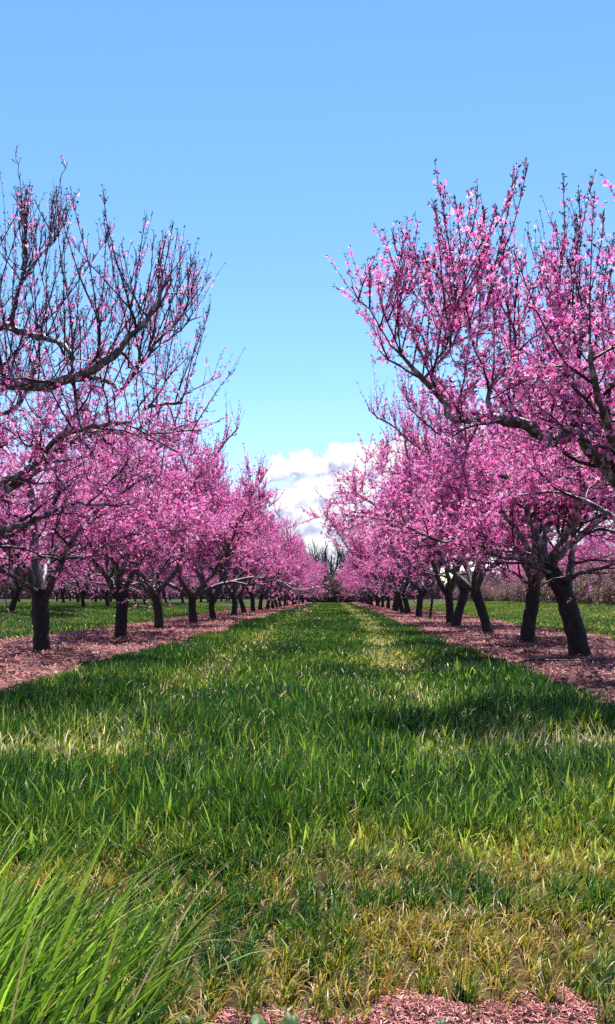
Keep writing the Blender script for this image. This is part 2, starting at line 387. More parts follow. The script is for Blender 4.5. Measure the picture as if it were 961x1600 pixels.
def grass_zone(name, n, y0, y1, xmax, W, seg, label, seed, xlim=None, hs=1.0, ypow=1.0):
    r = np.random.default_rng(seed)
    y = y0+(y1-y0)*r.random(n)**ypow
    if xlim is None:
        x = r.uniform(-1, 1, n)*(np.minimum(.50*y+.9, xmax))-.03*y
    else: x = r.uniform(xlim[0], xlim[1], n)
    # gather into small tillers so that it clumps
    cx = r.normal(0, .02, n); cy = r.normal(0, .02, n)
    g = .11; x = x+.45*(np.round(x/g+.6*fbm(x, y, 7, 1, 31))*g-x)+cx*.4; y = y+.45*(np.round(y/g)*g-y)+cy*.4
    h, d, yel, straw, nr = zones(x, y)
    mm = mulch_mask(x, y); fm = fore_mask(x, y)
    keep = (r.random(n) < d) & (mm < r.normal(-.02, .05, n)) & (fm < r.normal(0, .06, n))
    x, y, h, yel, straw, nr, mm = [a[keep] for a in (x, y, h, yel, straw, nr, mm)]; n = len(x)
    L = h*r.uniform(.55, 1.35, n)*hs*(1-.25*sst(-.5, -.05, mm))
    ang = r.uniform(0, 2*np.pi, n)
    wind = fbm(x, y, 1.3, 2, 40)*1.5-.2
    ang = ang*.999+0; ax = np.cos(ang)+.8*np.cos(wind); ay = np.sin(ang)+.8*np.sin(wind); ang = np.arctan2(ay, ax)
    lean = np.abs(r.normal(.50, .32, n))
    lean = lean+.45*(1-sst(2.9, 3.6, y))*r.random(n)
    s = r.random(n) < straw
    lean = np.where(s, r.uniform(.7, 1.35, n), lean)
    t = np.clip(yel+r.normal(0, .30, n), 0, 1)[:, None]
    c = np.where(t < .5, G_DARK+(G_MID-G_DARK)*t*2, G_MID+(G_YEL-G_MID)*(t-.5)*2)
    c = c*r.uniform(.6, 1.4, n)[:, None]*(1-nr[:, None]*np.array((-.12, .12, .2)))*.76
    org = (r.random(n) < .62)[:, None] & (nr > .25)[:, None]
    c = np.where(s[:, None], np.where(org, ORANGE, STRAW)*r.uniform(.5, 1.1, n)[:, None], c)
    Wd = W*r.uniform(.6, 1.35, n)*np.where(s, 1.25, 1)*(1-.3*nr)
    return blades(name, x, y, L, Wd, lean, ang, c, seg, label)
grass_zone('grass', 150000, 1.55, 3.6, 3, .0048, 4, 'short yellowing grass in the worn strip nearest the camera', 101)
grass_zone('grass', 82000, 3.3, 6.2, 5, .0092, 4, 'dense green grass with straw blades across the foreground', 102)
grass_zone('grass', 100000, 6.0, 12.0, 7, .012, 3, 'long green grass where the aisle between the rows begins', 103, ypow=1.15)
grass_zone('grass', 105000, 11.5, 30, 6.2, .020, 3, 'green grass along the middle of the aisle with worn wheel tracks', 104, xlim=(-4.3, 3.6), ypow=1.25)
grass_zone('grass', 60000, 29, 130, 6, .045, 2, 'green grass at the far end of the aisle', 105, xlim=(-4.3, 3.6), hs=1.05, ypow=1.6)
grass_zone('grass', 70000, 12, 75, 6, .038, 2, 'grass field behind the left row of trees', 106, xlim=(-25, -6.3), ypow=1.1, hs=1.15)
grass_zone('grass', 80000, 12, 90, 6, .036, 2, 'bright grass field behind the right row of trees', 107, xlim=(5.7, 26), ypow=1.1, hs=1.15)

# coarser, broader blades mixed through the lawn
r = np.random.default_rng(66); n = 11000
yy = 3.1+7.5*r.random(n)**1.5; xx = r.uniform(-.47, .44, n)*(yy+.4)
hz, dz, yz, sz, nz_ = zones(xx, yy); k = (mulch_mask(xx, yy) < -.1) & (r.random(n) < np.clip(.55+.8*fbm(xx, yy, 1.1, 3, 71), .05, 1)); xx, yy, hz, yz = xx[k], yy[k], hz[k], yz[k]; n = len(xx)
t = np.clip(yz+r.normal(.12, .25, n), 0, 1)[:, None]
blades('coarse_grass', xx, yy, hz*r.uniform(.9, 1.65, n), r.uniform(.006, .0135, n)*(1+.05*yy), np.abs(r.normal(.55, .3, n)), r.uniform(0, 6.28, n),
       (G_MID*(1-t)+np.array((.42, .52, .07))*t)*r.uniform(.5, 1.3, (n, 1)), 4, 'broader lighter grass blades rising through the lawn')

# broad pale dead leaves lying in the grass
r = np.random.default_rng(77); n = 4200
yy = np.concatenate([r.uniform(4.4, 6.6, 2700), r.uniform(6.5, 16, 1500)]); xx = r.uniform(-.42, .40, n)*yy
wgt = zones(xx, yy)[3]; k = (r.random(n) < .12+2.2*wgt); xx, yy = xx[k], yy[k]; n = len(xx)
k = mulch_mask(xx, yy) < -.1; xx, yy = xx[k], yy[k]; n = len(xx)
blades('dead_grass_blades', xx, yy, r.uniform(.05, .15, n), r.uniform(.004, .011, n), r.uniform(.2, .95, n), r.uniform(0, 6.28, n),
       STRAW*r.uniform(.6, 1.2, n)[:, None]*np.array((1.05, 1.1, 1.2)), 4, 'broad pale dead grass blades caught in the lawn', zb=gz(xx, yy)+.04)

# big tussock in the lower left corner
r = np.random.default_rng(5); n = 820
tx = r.normal(-.86, .20, n); ty = r.uniform(1.50, 2.05, n)
tx = np.minimum(tx, -.50+.1*r.random(n))
L = r.uniform(.24, .56, n); ang = r.normal(.25, .62, n); lean = np.clip(r.normal(.80, .30, n), .1, 1.5)
lean = lean*(.55+.45*sst(-1.2, -.6, tx)); 
t = r.random(n)[:, None]
c = (np.array((.05, .15, .012))*(1-t)+np.array((.30, .46, .04))*t)*r.uniform(.25, 1.35, (n, 1))
sw = r.random(n) < .05; c[sw] = STRAW*.55; tw_ = r.uniform(.004, .0125, n); tw_[sw] *= .5
blades('grass_tussock', tx, ty, L, tw_, lean, ang, c, 7,
       'big clump of long bright green grass leaning right in the lower left corner', 'grass clump', kind=None,
       face=r.uniform(-.5, .9, n)+ang*.3, zb=gz(tx, ty)-.01)
def single_blades():
    # a few long blades arching out of the clump to the right
    r = np.random.default_rng(15); n = 34
    x = r.uniform(-.80, -.42, n); y = r.uniform(1.7, 2.25, n)
    L = r.uniform(.30, .52, n); c = np.array((.06, .13, .025))*r.uniform(.7, 1.6, n)[:, None]
    c[::5] = STRAW*.7
    blades('long_grass_blades', x, y, L, r.uniform(.003, .007, n), r.uniform(.6, 1.25, n), r.normal(.1, .4, n), c, 8,
           'loose long grass blades arching out over the worn turf', 'grass', face=r.uniform(0, 1.2, n))
single_blades()
# flat straw litter in the worn strip
r = np.random.default_rng(88); n = 14000
yy = r.uniform(1.7, 3.7, n); xx = r.uniform(-.55, .55, n)*(yy+.8)
z5 = zones(xx, yy); k = (r.random(n) < .12+.9*z5[4]) & (fore_mask(xx, yy) < 0); xx, yy = xx[k], yy[k]; n = len(xx); t = r.random((n, 1))
c = np.where(r.random((n, 1)) < .3, ORANGE, STRAW*np.array((1, .9, .8)))*(.4+.7*t)
blades('straw_litter', xx, yy, r.uniform(.02, .075, n), r.uniform(.0022, .0055, n), r.uniform(1.2, 1.6, n), r.uniform(0, 6.28, n), c, 2,
       'flat tan straw litter in the worn turf nearest the camera', zb=gz(xx, yy)+r.uniform(.002, .03, n))

# ------------------------------------------------------------------ trees
class Acc:
    def __init__(s): s.V = []; s.F = {}; s.n = 0; s.C = []
    def add(s, V, Fs, C=None):
        s.V.append(V)
        for f in Fs:
            if len(f): s.F.setdefault(f.shape[1], []).append(f+s.n)
        s.n += len(V)
        if C is not None: s.C.append(C)
    def build(s, name, mat, parent, smooth=True):
        if not s.V: return None
        return mesh_np(name, np.concatenate(s.V), [np.concatenate(f) for f in s.F.values()], mat, parent, smooth,
                       np.concatenate(s.C) if s.C else None)
def unit(v): return v/(np.linalg.norm(v)+1e-9)
def tube(acc, pts, rad, sides, rough=0.0, rr=None, cap=True):
    pts = np.asarray(pts); n = len(pts); rad = np.asarray(rad)
    tg = np.gradient(pts, axis=0); tg /= (np.linalg.norm(tg, axis=1)[:, None]+1e-9)
    ref = np.array((0.31, .17, .93)) if abs(tg[0][2]) < .8 else np.array((.9, .3, .1))
    u = np.cross(tg, ref); u /= (np.linalg.norm(u, axis=1)[:, None]+1e-9); v = np.cross(tg, u)
    a = np.arange(sides)/sides*2*np.pi
    ring = u[:, None, :]*np.cos(a)[None, :, None]+v[:, None, :]*np.sin(a)[None, :, None]
    rd = rad[:, None]*np.ones((1, sides))
    if rough: rd = rd*(1+rr.normal(0, rough, (n, sides))+rr.normal(0, rough*.6, (n, 1)))
    V = (pts[:, None, :]+ring*rd[:, :, None]).reshape(-1, 3)
    i = np.arange(n*sides).reshape(n, sides); j = np.roll(i, -1, 1)
    q = np.stack([i[:-1], j[:-1], j[1:], i[1:]], -1).reshape(-1, 4)
    Fs = [q]
    if cap and sides > 3: Fs.append(i[-1][None, :])
    acc.add(V, Fs)
def resample(pts, rad, step, r=None, jit=0.0):
    """catmull-rom through the points with crooked jitter"""
    pts = np.asarray(pts, float); rad = np.asarray(rad, float); n = len(pts)
    P_ = np.vstack([2*pts[0]-pts[1], pts, 2*pts[-1]-pts[-2]])
    out = []; ro = []
    for i in range(n-1):
        p0, p1, p2, p3 = P_[i:i+4]; m = max(2, int(np.linalg.norm(p2-p1)/step))
        for k in range(m):
            t = k/m
            out.append(.5*((2*p1)+(-p0+p2)*t+(2*p0-5*p1+4*p2-p3)*t*t+(-p0+3*p1-3*p2+p3)*t**3)); ro.append(rad[i]*(1-t)+rad[i+1]*t)
    out.append(pts[-1]); ro.append(rad[-1]); out = np.array(out)
    if jit and r is not None:
        j = r.normal(0, jit, out.shape); j[0] = 0
        out = out+j
    return out, np.array(ro)
def walk(r, p, d, length, step, up, wander, flat=0.0):
    n = max(2, int(length/step)); pts = [p]; d = unit(d); st = length/n
    for k in range(n):
        d = unit(d+np.array((0, 0, up*st))+r.normal(0, wander*math.sqrt(st), 3))
        p = p+d*st; pts.append(p)
    return np.array(pts)
UPV = np.array((0, 0, 1.0))

PET_A = np.array((.98, .30, .73)); PET_B = np.array((.94, .14, .53)); PET_C = np.array((.99, .58, .90)); PET_D = np.array((.45, .01, .14))
def flowers(pos, r, size, pale=.36):
    """five open petals round a dark heart for every flower"""
    n = len(pos)
    nrm = r.normal(0, 1, (n, 3)); nrm[:, 2] += .25; nrm /= np.linalg.norm(nrm, axis=1)[:, None]
    ref = r.normal(0, 1, (n, 3)); u = np.cross(nrm, ref); u /= np.linalg.norm(u, axis=1)[:, None]; v = np.cross(nrm, u)
    s = size*r.uniform(.6, 1.25, n)[:, None]; cup = r.uniform(.1, 1.0, n)[:, None]
    V = np.empty((n, 16, 3)); V[:, 0] = pos
    C = np.empty((n, 16, 3))
    t = r.random(n)
    base = np.where((t < pale)[:, None], PET_C, np.where((t < .72)[:, None], PET_A, PET_B))*r.uniform(.8, 1.1, n)[:, None]
    C[:] = base[:, None, :]; C[:, 0] = PET_D
    a0 = r.uniform(0, 1.2, n)[:, None]
    for k in range(5):
        a = a0+k*2*np.pi/5
        for j, (da, rr_, hh) in enumerate(((-.46, .72, .30), (0, 1.0, .42), (.46, .72, .30))):
            V[:, 1+k*3+j] = pos+(u*np.cos(a+da)+v*np.sin(a+da))*s*rr_+nrm*s*hh*cup
    i = (np.arange(n)*16)[:, None]
    q = np.concatenate([i+np.array([[0, 1+3*k, 2+3*k, 3+3*k]]) for k in range(5)])
    return V.reshape(-1, 3), q, C.reshape(-1, 3)
def buds(acc, pos, dirs, r, size):
    """small dark pointed leaf tips"""
    n = len(pos)
    d = dirs*.9+r.normal(0, .55, (n, 3)); d /= np.linalg.norm(d, axis=1)[:, None]
    s = np.cross(d, r.normal(0, 1, (n, 3))); s /= np.linalg.norm(s, axis=1)[:, None]
    L = size*r.uniform(.6, 1.3, n)[:, None]
    V = np.stack([pos, pos+d*L*.45+s*L*.14, pos+d*L, pos+d*L*.45-s*L*.14], 1).reshape(-1, 3)
    acc.add(V, [np.arange(n*4).reshape(n, 4)])

def make_tree(seed, name='peach_tree', trunk=None, scaf=None, nsc=4, dens=1.0, spread=1.0, bloom=1.0, fsize=.021, shoot=1.0,
              sides=9, detail=1, tr=.15, fork=1.15, leanv=(0, 0), budsz=.05, top_bare=4.3, nodegap=.020, extra=0, cap=None, whips=0.0, mats=None, ht=1.0):
    """tree at its own origin; scaf = list of (points, radii) in tree space"""
    r = np.random.default_rng(seed)
    mt, ml, mw = mats or (M_TRUNK, M_LIMB, M_TWIG)
    root = empty(name, (0, 0, 0))
    tacc = Acc(); tw = Acc(); bud_acc = tw
    if trunk is None:
        top = np.array((leanv[0], leanv[1], fork))
        trunk = [np.array((0, 0, -.12)), np.array((0, 0, .05)), top*.5+np.array((r.normal(0, .03), r.normal(0, .03), 0)), top]
        trad = [tr*1.5, tr*1.12, tr*.95, tr*.98]
    else:
        trunk, trad = trunk
    if extra:
        top = np.asarray(trunk[-1]); scaf = list(scaf)
        for k in range(extra):
            a = r.uniform(0, 6.28); el = r.uniform(.85, 1.25)
            pts = walk(r, top-UPV*.1, np.array((math.cos(a)*math.cos(el), math.sin(a)*math.cos(el), math.sin(el))), r.uniform(3.2, 4.1), .3, .15, .3)
            scaf.append((pts, np.linspace(.07, .018, len(pts))))
    tp, trr = resample(trunk, trad, .07 if detail else .2, r, .004)
    tube(tacc, tp, trr, 14 if detail else 8, .055, r)
    # stub knots
    if scaf is None:
        scaf = []; a0 = r.uniform(0, 6.28); top = np.asarray(trunk[-1])
        for k in range(nsc):
            a = a0+k*2*np.pi/nsc+r.normal(0, .22); el = r.uniform(.62, 1.08)
            d = np.array((math.cos(a)*math.cos(el), math.sin(a)*math.cos(el), math.sin(el)))
            st = top-UPV*r.uniform(.02, .28)
            L = r.uniform(2.9, 3.7)*spread
            pts = walk(r, st, d, L, .3, r.uniform(.05, .32)*ht, .30)
            scaf.append((pts, np.linspace(tr*r.uniform(.55, .72), tr*.15, len(pts))))
            m = max(2, int(len(pts)*r.uniform(.28, .45))); tg = unit(pts[m]-pts[m-1]); h_ = math.copysign(1, r.normal())*r.uniform(.5, .95)
            tg = np.array((tg[0]*math.cos(h_)-tg[1]*math.sin(h_), tg[0]*math.sin(h_)+tg[1]*math.cos(h_), tg[2]+r.uniform(-.25, .35)))
            q2 = walk(r, pts[m], tg, L*.62, .3, r.uniform(.0, .35)*ht, .30)
            scaf.append((q2, np.linspace(tr*.40, tr*.13, len(q2))))
    def lim(o, L):
        return L if cap is None else min(L, max(.10, (cap(o[0])-o[2])*1.05))
    lines = []          # (pts, radii, level)
    flp = []
    for (pts, rad) in scaf:
        la = Acc()
        p, q = resample(pts, rad, .09 if detail else .28, r, .010 if detail else .008)
        tube(la, p, q, sides, .06, r)
        lines.append((p, q, 1))
        cum = np.concatenate(([0], np.cumsum(np.linalg.norm(np.diff(p, axis=0), axis=1))))
        tot = cum[-1]; s = .18*tot+r.uniform(0, .3)
        sgn = 1
        while s < tot:
            i = min(len(p)-2, np.searchsorted(cum, s)); tg = unit(p[i+1]-p[i]); t = s/tot
            side = unit(np.cross(tg, UPV))*sgn; sgn = -sgn
            d = tg*.55+side*r.uniform(.3, 1.1)+UPV*r.uniform(-.45, .65)+r.normal(0, .15, 3)
            L = r.uniform(.6, 1.45)*(1-.35*t)*(.55+.45*spread)*(1-.68*float(sst(3.0, 4.7, p[i][2])))
            b = walk(r, p[i], d, lim(p[i], L), .14 if detail else .3, .22, .55)
            rb = min(q[i]*.6, .028)
            rr_ = np.linspace(rb, .007, len(b))
            tube(tw, b, rr_, 6 if detail else 4, .05, r)
            lines.append((b, rr_, 2))
            cb = np.concatenate(([0], np.cumsum(np.linalg.norm(np.diff(b, axis=0), axis=1))))
            ss = r.uniform(.15, .35)
            while ss < cb[-1]:
                j = min(len(b)-2, np.searchsorted(cb, ss)); tg2 = unit(b[j+1]-b[j])
                d2 = tg2*.6+unit(r.normal(0, 1, 3))*.9+UPV*.15
                c_ = walk(r, b[j], d2, r.uniform(.3, .85)*(1-.45*float(sst(3.2, 4.8, b[j][2]))), .12 if detail else .25, .3, .55)
                tube(tw, c_, np.linspace(min(rr_[j]*.7, .011), .004, len(c_)), 4 if detail else 3, 0)
                lines.append((c_, np.full(len(c_), .006), 3))
                ss += r.uniform(.22, .42)/max(.6, dens)
            s += r.uniform(.20, .36)/max(.6, dens)
        la.build('limb', ml, root)
    # long straight water shoots on the upper limbs
    if whips:
        for (p, q, lv) in list(lines):
            if lv == 3: continue
            cum = np.concatenate(([0], np.cumsum(np.linalg.norm(np.diff(p, axis=0), axis=1)))); s = r.uniform(.1, .4)
            while s < cum[-1]:
                i = min(len(p)-2, np.searchsorted(cum, s)); o = p[i]
                if o[2] > 2.6 and r.random() < float(sst(2.5, 3.6, o[2])):
                    room = cap(o[0])-o[2] if cap else 2.0
                    L = min(room, 1.7)*r.uniform(.45, 1.0)
                    if L > .3:
                        d = UPV+r.normal(0, .30, 3)+unit(p[i+1]-p[i])*.25
                        c_ = walk(r, o, d, L, .15, .18, .13); rr_ = np.linspace(.0095, .003, len(c_))
                        tube(tw, c_, rr_, 5, .06, r, cap=False); lines.append((c_, rr_, 4))
                s += r.uniform(.5, 1.5)/whips*(1 if lv == 1 else 1.8)
    # upright shoots, laid on every line that is thin enough
    bp = []; bd = []
    for (p, q, lv) in lines:
        cum = np.concatenate(([0], np.cumsum(np.linalg.norm(np.diff(p, axis=0), axis=1))))
        gap = {1: .15, 2: .085, 3: .085, 4: .055}[lv]/dens
        s = r.uniform(.25, .5)*cum[-1] if lv == 1 else r.uniform(.02, .15)
        while s < cum[-1]+.001:
            i = min(len(p)-2, np.searchsorted(cum, s)); tg = unit(p[i+1]-p[i]); f = (s-cum[i])/(cum[i+1]-cum[i]+1e-9)
            o = p[i]+(p[i+1]-p[i])*min(max(f, 0), 1)
            if o[2] < 1.5+.5*r.random() or (math.hypot(o[0]-trunk[-1][0], o[1]-trunk[-1][1]) < 1.15 and o[2] < 2.5):
                s += gap; continue
            hi = float(sst(3.1, 4.7, o[2]))
            d = tg*.5+unit(r.normal(0, 1, 3))*(.80-.35*hi)+UPV*(.15+.75*hi)
            L = (r.uniform(.13, .42)+hi*(r.uniform(0, .72)**2+(.40 if r.random() < .10 else 0))*shoot)*(1 if lv > 1 else .8)
            if lv == 4: L = r.uniform(.03, .13) if r.random() < .93 else r.uniform(.2, .45)
            L = lim(o, L)
            c_ = walk(r, o, d, L, .12 if detail else .25, .35+.55*hi, .16)
            tube(tw, c_, np.linspace(.0038, .0018, len(c_)), 3, 0, cap=False)
            blf = .35+1.15*r.random()          # some shoots bloom far more than others
            cl = np.linspace(0, 1, max(3, int(L/nodegap)))
            pos = np.stack([np.interp(cl*L, np.linspace(0, L, len(c_)), c_[:, a]) for a in range(3)], -1)
            tipdir = unit(c_[-1]-c_[0])
            # upper shoots carry fewer flowers, mostly near their foot
            pr = bloom*blf*(1-.60*hi*cl)*(1-.6*sst(top_bare, top_bare+1.0, pos[:, 2]))
            k = r.random(len(cl)) < pr
            flp.append(pos[k])
            kk = r.random(len(cl)) < (.12+.38*hi)
            if kk.any(): bp.append(pos[kk]); bd.append(np.repeat(tipdir[None], kk.sum(), 0))
            bp.append(np.repeat(c_[-1][None], 3, 0)); bd.append(np.repeat(tipdir[None], 3, 0))
            s += r.uniform(.6, 1.4)*gap
        if lv == 3:
            m = int(cum[-1]/.045); cl = r.random(m)*cum[-1]
            flp.append(np.stack([np.interp(cl, cum, p[:, a]) for a in range(3)], -1)[r.random(m) < bloom])
    tacc.build('trunk', mt, root)
    if budsz > 0 and bp: buds(tw, np.concatenate(bp), np.concatenate(bd), r, budsz)
    tw.build('shoots', mw, root)
    if bloom > 0:
        fp = np.concatenate(flp); m = len(fp)
        fp = fp+r.normal(0, .014, fp.shape)
        V, q, C = flowers(fp, r, fsize)
        o = mesh_np('blossoms', V, q, M_PETAL, root, True, C)
    return root
def dup(root, loc, rz, sc, label=None, group=None):
    c = root.copy(); COL.objects.link(c); c.location = loc; c.rotation_euler = (0, 0, rz); c.scale = (sc, sc, sc)
    for ch in list(root.children):
        d = ch.copy(); COL.objects.link(d); d.parent = c
    if label: c['label'] = label
    if group: c['group'] = group
    return c
def place(root, loc, rz=0, sc=1):
    root.location = loc; root.rotation_euler = (0, 0, rz); root.scale = (sc, sc, sc); return root
ORD = ['nearest', 'second', 'third', 'fourth', 'fifth', 'sixth', 'seventh', 'eighth', 'ninth', 'tenth', 'eleventh', 'twelfth', 'thirteenth',
       'fourteenth', 'fifteenth', 'sixteenth', 'seventeenth', 'eighteenth', 'nineteenth', 'twentieth', 'twenty-first', 'twenty-second',
       'twenty-third', 'twenty-fourth', 'twenty-fifth', 'twenty-sixth', 'twenty-seventh', 'twenty-eighth']

def px_tree(seed, x, Y, limbs, trunk=None, **kw):
    """limbs: list of (pixel points with depth offsets, r0, r1); stored in tree space"""
    o = np.array((x, Y, float(gz(x, Y))))
    sc = []
    for pts, r0, r1 in limbs:
        w_ = np.array([P(a, b, Y+c)-o for a, b, c in pts]); sc.append((w_, np.linspace(r0*.86, r1*.9, len(w_))))
    tk = None
    if trunk:
        w_ = np.array([P(a, b, Y+c)-o for a, b, c, _ in trunk]); w_ = np.vstack([w_[0]+np.array((0, 0, -.15)), w_])
        rr_ = [trunk[0][3]*1.2]+[t[3] for t in trunk]; tk = (w_, rr_)
    t = make_tree(seed, trunk=tk, scaf=sc, **kw)
    return place(t, o)

G_L, G_R = 'peach trees in the row left of the grass aisle', 'peach trees in the row right of the grass aisle'
# --- nearest left tree, trunk outside the frame
L0 = px_tree(21, XL, 8.9, [
    ([(-165, 880, 0), (-110, 740, 0), (-60, 620, -.1), (0, 602, -.2), (82, 600, -.3), (135, 583, -.35), (175, 556, -.4), (202, 527, -.4), (240, 485, -.5), (262, 430, -.5)], .11, .018),
    ([(120, 592, -.35), (150, 590, -.3), (175, 601, -.2), (192, 607, -.1), (240, 542, .2), (285, 490, .4), (300, 450, .5)], .035, .012),
    ([(-120, 760, 0), (-90, 600, .3), (-40, 530, .3), (0, 511, .3), (20, 515, .3), (60, 525, .2), (100, 540, -.1), (116, 560, -.3)], .09, .022),
    ([(34, 430, .35), (38, 340, .4), (24, 235, .4)], .012, .004),
    ([(66, 430, .4), (84, 340, .4), (102, 252, .4)], .012, .004),
    ([(14, 515, .3), (26, 465, .3), (34, 430, .35), (42, 385, .4), (30, 330, .4)], .032, .010),
    ([(34, 430, .35), (80, 380, .5), (105, 340, .6)], .014, .007),
    ([(-170, 880, 0), (-90, 830, .1), (0, 770, .3), (40, 745, .4), (100, 700, .7), (150, 675, .9), (214, 675, 1.1), (225, 640, 1.2), (285, 628, 1.4)], .085, .020),
    ([(-60, 790, .2), (50, 730, 0), (90, 685, -.3), (145, 667, -.6), (200, 660, -.9)], .05, .016),
    ([(-170, 900, 0), (-80, 870, -.3), (0, 830, -.5), (50, 815, -.6), (100, 790, -.7), (185, 790, -.9)], .06, .014),
    ([(-180, 860, 0), (-260, 700, .2), (-320, 560, .4), (-350, 450, .5)], .09, .02),
    ([(-180, 880, 0), (-240, 760, -.9), (-300, 640, -1.5), (-330, 540, -1.9)], .08, .02),
    ([(-170, 860, 0), (-120, 760, 1.0), (-60, 650, 1.8), (20, 640, 2.3), (60, 560, 2.7)], .08, .02),
], trunk=[(-195, 1075, 0, .20), (-190, 1000, 0, .17), (-175, 930, 0, .16), (-165, 870, 0, .15)], whips=5.0, cap=lambda x: min(6.0, 4.75+.7*(3.9-x)) if x > -1 else 6.0, bloom=.50, fsize=.022, dens=1.0, shoot=1.25, sides=10, budsz=.034, top_bare=2.9)
tag(L0, 'nearest left peach tree, thin bloom and bare upright shoots above the first trunk', 'tree', G_L)
# --- nearest right tree
R0 = px_tree(22, XR, 8.6, [
    ([(1050, 880, 0), (1000, 800, -.1), (961, 742, -.2), (925, 700, -.3), (905, 676, -.35), (862, 686, -.4), (825, 666, -.5), (790, 657, -.55), (765, 652, -.6), (710, 655, -.7), (698, 632, -.7), (662, 592, -.8), (640, 566, -.8), (610, 540, -.8)], .13, .013),
    ([(768, 652, -.6), (765, 625, -.6), (768, 598, -.6), (800, 565, -.5), (805, 530, -.4), (792, 490, -.4)], .032, .012),
    ([(925, 700, -.3), (920, 660, -.2), (900, 620, -.2), (905, 560, -.1), (890, 500, 0)], .055, .014),
    ([(610, 540, -.8), (585, 500, -.8), (566, 468, -.8)], .011, .006),
    ([(662, 592, -.8), (700, 550, -.9), (722, 500, -.9), (738, 462, -.9)], .018, .008),
    ([(1060, 890, 0), (1080, 760, .2), (1060, 640, .4), (1010, 560, .5), (1000, 480, .6)], .10, .02),
    ([(1050, 880, 0), (985, 790, .8), (930, 700, 1.5), (870, 620, 2.1), (840, 540, 2.5)], .08, .02),
    ([(1060, 880, 0), (1150, 760, -.5), (1200, 650, -.9), (1230, 540, -1.2)], .09, .02),
    ([(1050, 870, 0), (1010, 780, -.8), (960, 690, -1.5), (930, 600, -2.0), (920, 540, -2.2)], .075, .018),
    ([(990, 830, 0), (930, 790, .3), (880, 770, .6), (830, 770, .9)], .04, .012),
], trunk=[(1124, 1077, 0, .20), (1110, 1000, 0, .18), (1080, 930, 0, .17), (1050, 875, 0, .16)], whips=5.0, cap=lambda x: min(5.6, 4.45+.58*(x+4.15)), bloom=.74, fsize=.024, dens=1.2, shoot=1.05, sides=10, budsz=.042, top_bare=4.2)
tag(R0, 'nearest right peach tree, long dark limb reaching over the aisle, trunk outside the frame', 'tree', G_R)
# --- L1
L1 = px_tree(23, XL, 14.0, [
    ([(70, 935, .1), (120, 840, .6), (190, 750, .9), (260, 690, 1.0), (310, 655, 1.0)], .055, .016),
    ([(58, 930, 0), (48, 900, -.1), (30, 868, -.2), (10, 825, -.4), (-20, 780, -.6), (-40, 720, -.8)], .095, .025),
    ([(64, 925, 0), (56, 870, .1), (52, 800, .2), (46, 740, .3), (60, 690, .3), (80, 640, .3)], .11, .022),
    ([(70, 935, 0), (84, 905, -.2), (100, 872, -.4), (118, 838, -.6), (150, 800, -.8), (190, 770, -1.0), (240, 740, -1.1)], .085, .020),
    ([(100, 872, -.4), (140, 868, -.7), (175, 845, -1.0), (225, 832, -1.3), (290, 828, -1.6)], .04, .014),
    ([(62, 930, 0), (75, 880, .8), (110, 810, 1.7), (130, 730, 2.3)], .08, .02),
    ([(62, 930, 0), (20, 900, -.9), (-30, 870, -1.5), (-70, 830, -1.9)], .06, .02),
], trunk=[(66, 1022, 0, .160), (65, 990, 0, .140), (63, 955, 0, .142), (62, 920, 0, .14)], bloom=.80, fsize=.025, dens=1.3, extra=2, sides=8, top_bare=4.6, budsz=.045)
tag(L1, 'peach tree with a straight thick black trunk, first trunk in view on the left', 'tree', G_L)
# --- L2
L2 = px_tree(24, XL, 19.1, [
    ([(192, 930, 0), (240, 840, .3), (300, 760, .5), (345, 700, .6), (372, 668, .6)], .055, .016),
    ([(180, 935, 0), (168, 905, -.2), (140, 868, -.5), (112, 838, -.8), (86, 810, -1.0)], .08, .02),
    ([(186, 925, 0), (183, 880, .3), (176, 840, .6), (170, 790, .8)], .075, .02),
    ([(192, 930, 0), (205, 900, -.1), (220, 868, -.3), (226, 835, -.5), (240, 780, -.6)], .085, .02),
    ([(194, 925, 0), (215, 880, .6), (262, 845, 1.2), (300, 800, 1.6)], .06, .015),
    ([(170, 905, 0), (190, 870, -.8), (240, 845, -1.5), (290, 828, -2)], .05, .015),
], trunk=[(188, 1003, 0, .155), (189, 975, 0, .140), (190, 945, 0, .135), (187, 922, 0, .14)], bloom=.85, fsize=.026, dens=1.35, extra=4, sides=8, top_bare=4.8)
tag(L2, 'peach tree with short trunk splitting in a wide V, second trunk on the left', 'tree', G_L)
# --- R1
R1 = px_tree(25, XR, 13.4, [
    ([(850, 885, 0), (800, 820, .3), (740, 740, .5), (680, 675, .6), (635, 635, .6)], .055, .015),
    ([(856, 885, 0), (843, 884, -.1), (800, 870, -.5), (715, 853, -1.1), (645, 828, -1.5), (600, 800, -1.7)], .065, .014),
    ([(852, 878, 0), (835, 868, 0), (760, 855, .3), (690, 838, .6)], .05, .014),
    ([(852, 880, 0), (838, 838, -.1), (825, 805, -.1), (812, 765, -.2), (800, 748, -.2), (765, 742, -.4), (735, 738, -.5)], .085, .02),
    ([(866, 890, 0), (872, 865, -.2), (895, 825, -.4), (930, 808, -.6), (975, 790, -.9)], .07, .02),
    ([(888, 925, 0), (892, 880, .2), (896, 835, .4), (905, 760, .7), (915, 700, .9)], .085, .02),
    ([(884, 915, 0), (900, 898, -.5), (950, 885, -1.0), (1010, 860, -1.4)], .05, .015),
    ([(870, 900, 0), (845, 890, -.2), (825, 880, -.2), (800, 865, .8), (780, 840, 1.6)], .05, .02),
], trunk=[(908, 1028, 0, .185), (898, 985, 0, .160), (884, 935, 0, .150), (868, 905, 0, .135), (855, 880, 0, .110)], bloom=.80, fsize=.026, dens=1.35, extra=4, sides=9, top_bare=4.6)
tag(R1, 'peach tree with a rough black trunk leaning left, first trunk in view on the right', 'tree', G_R)
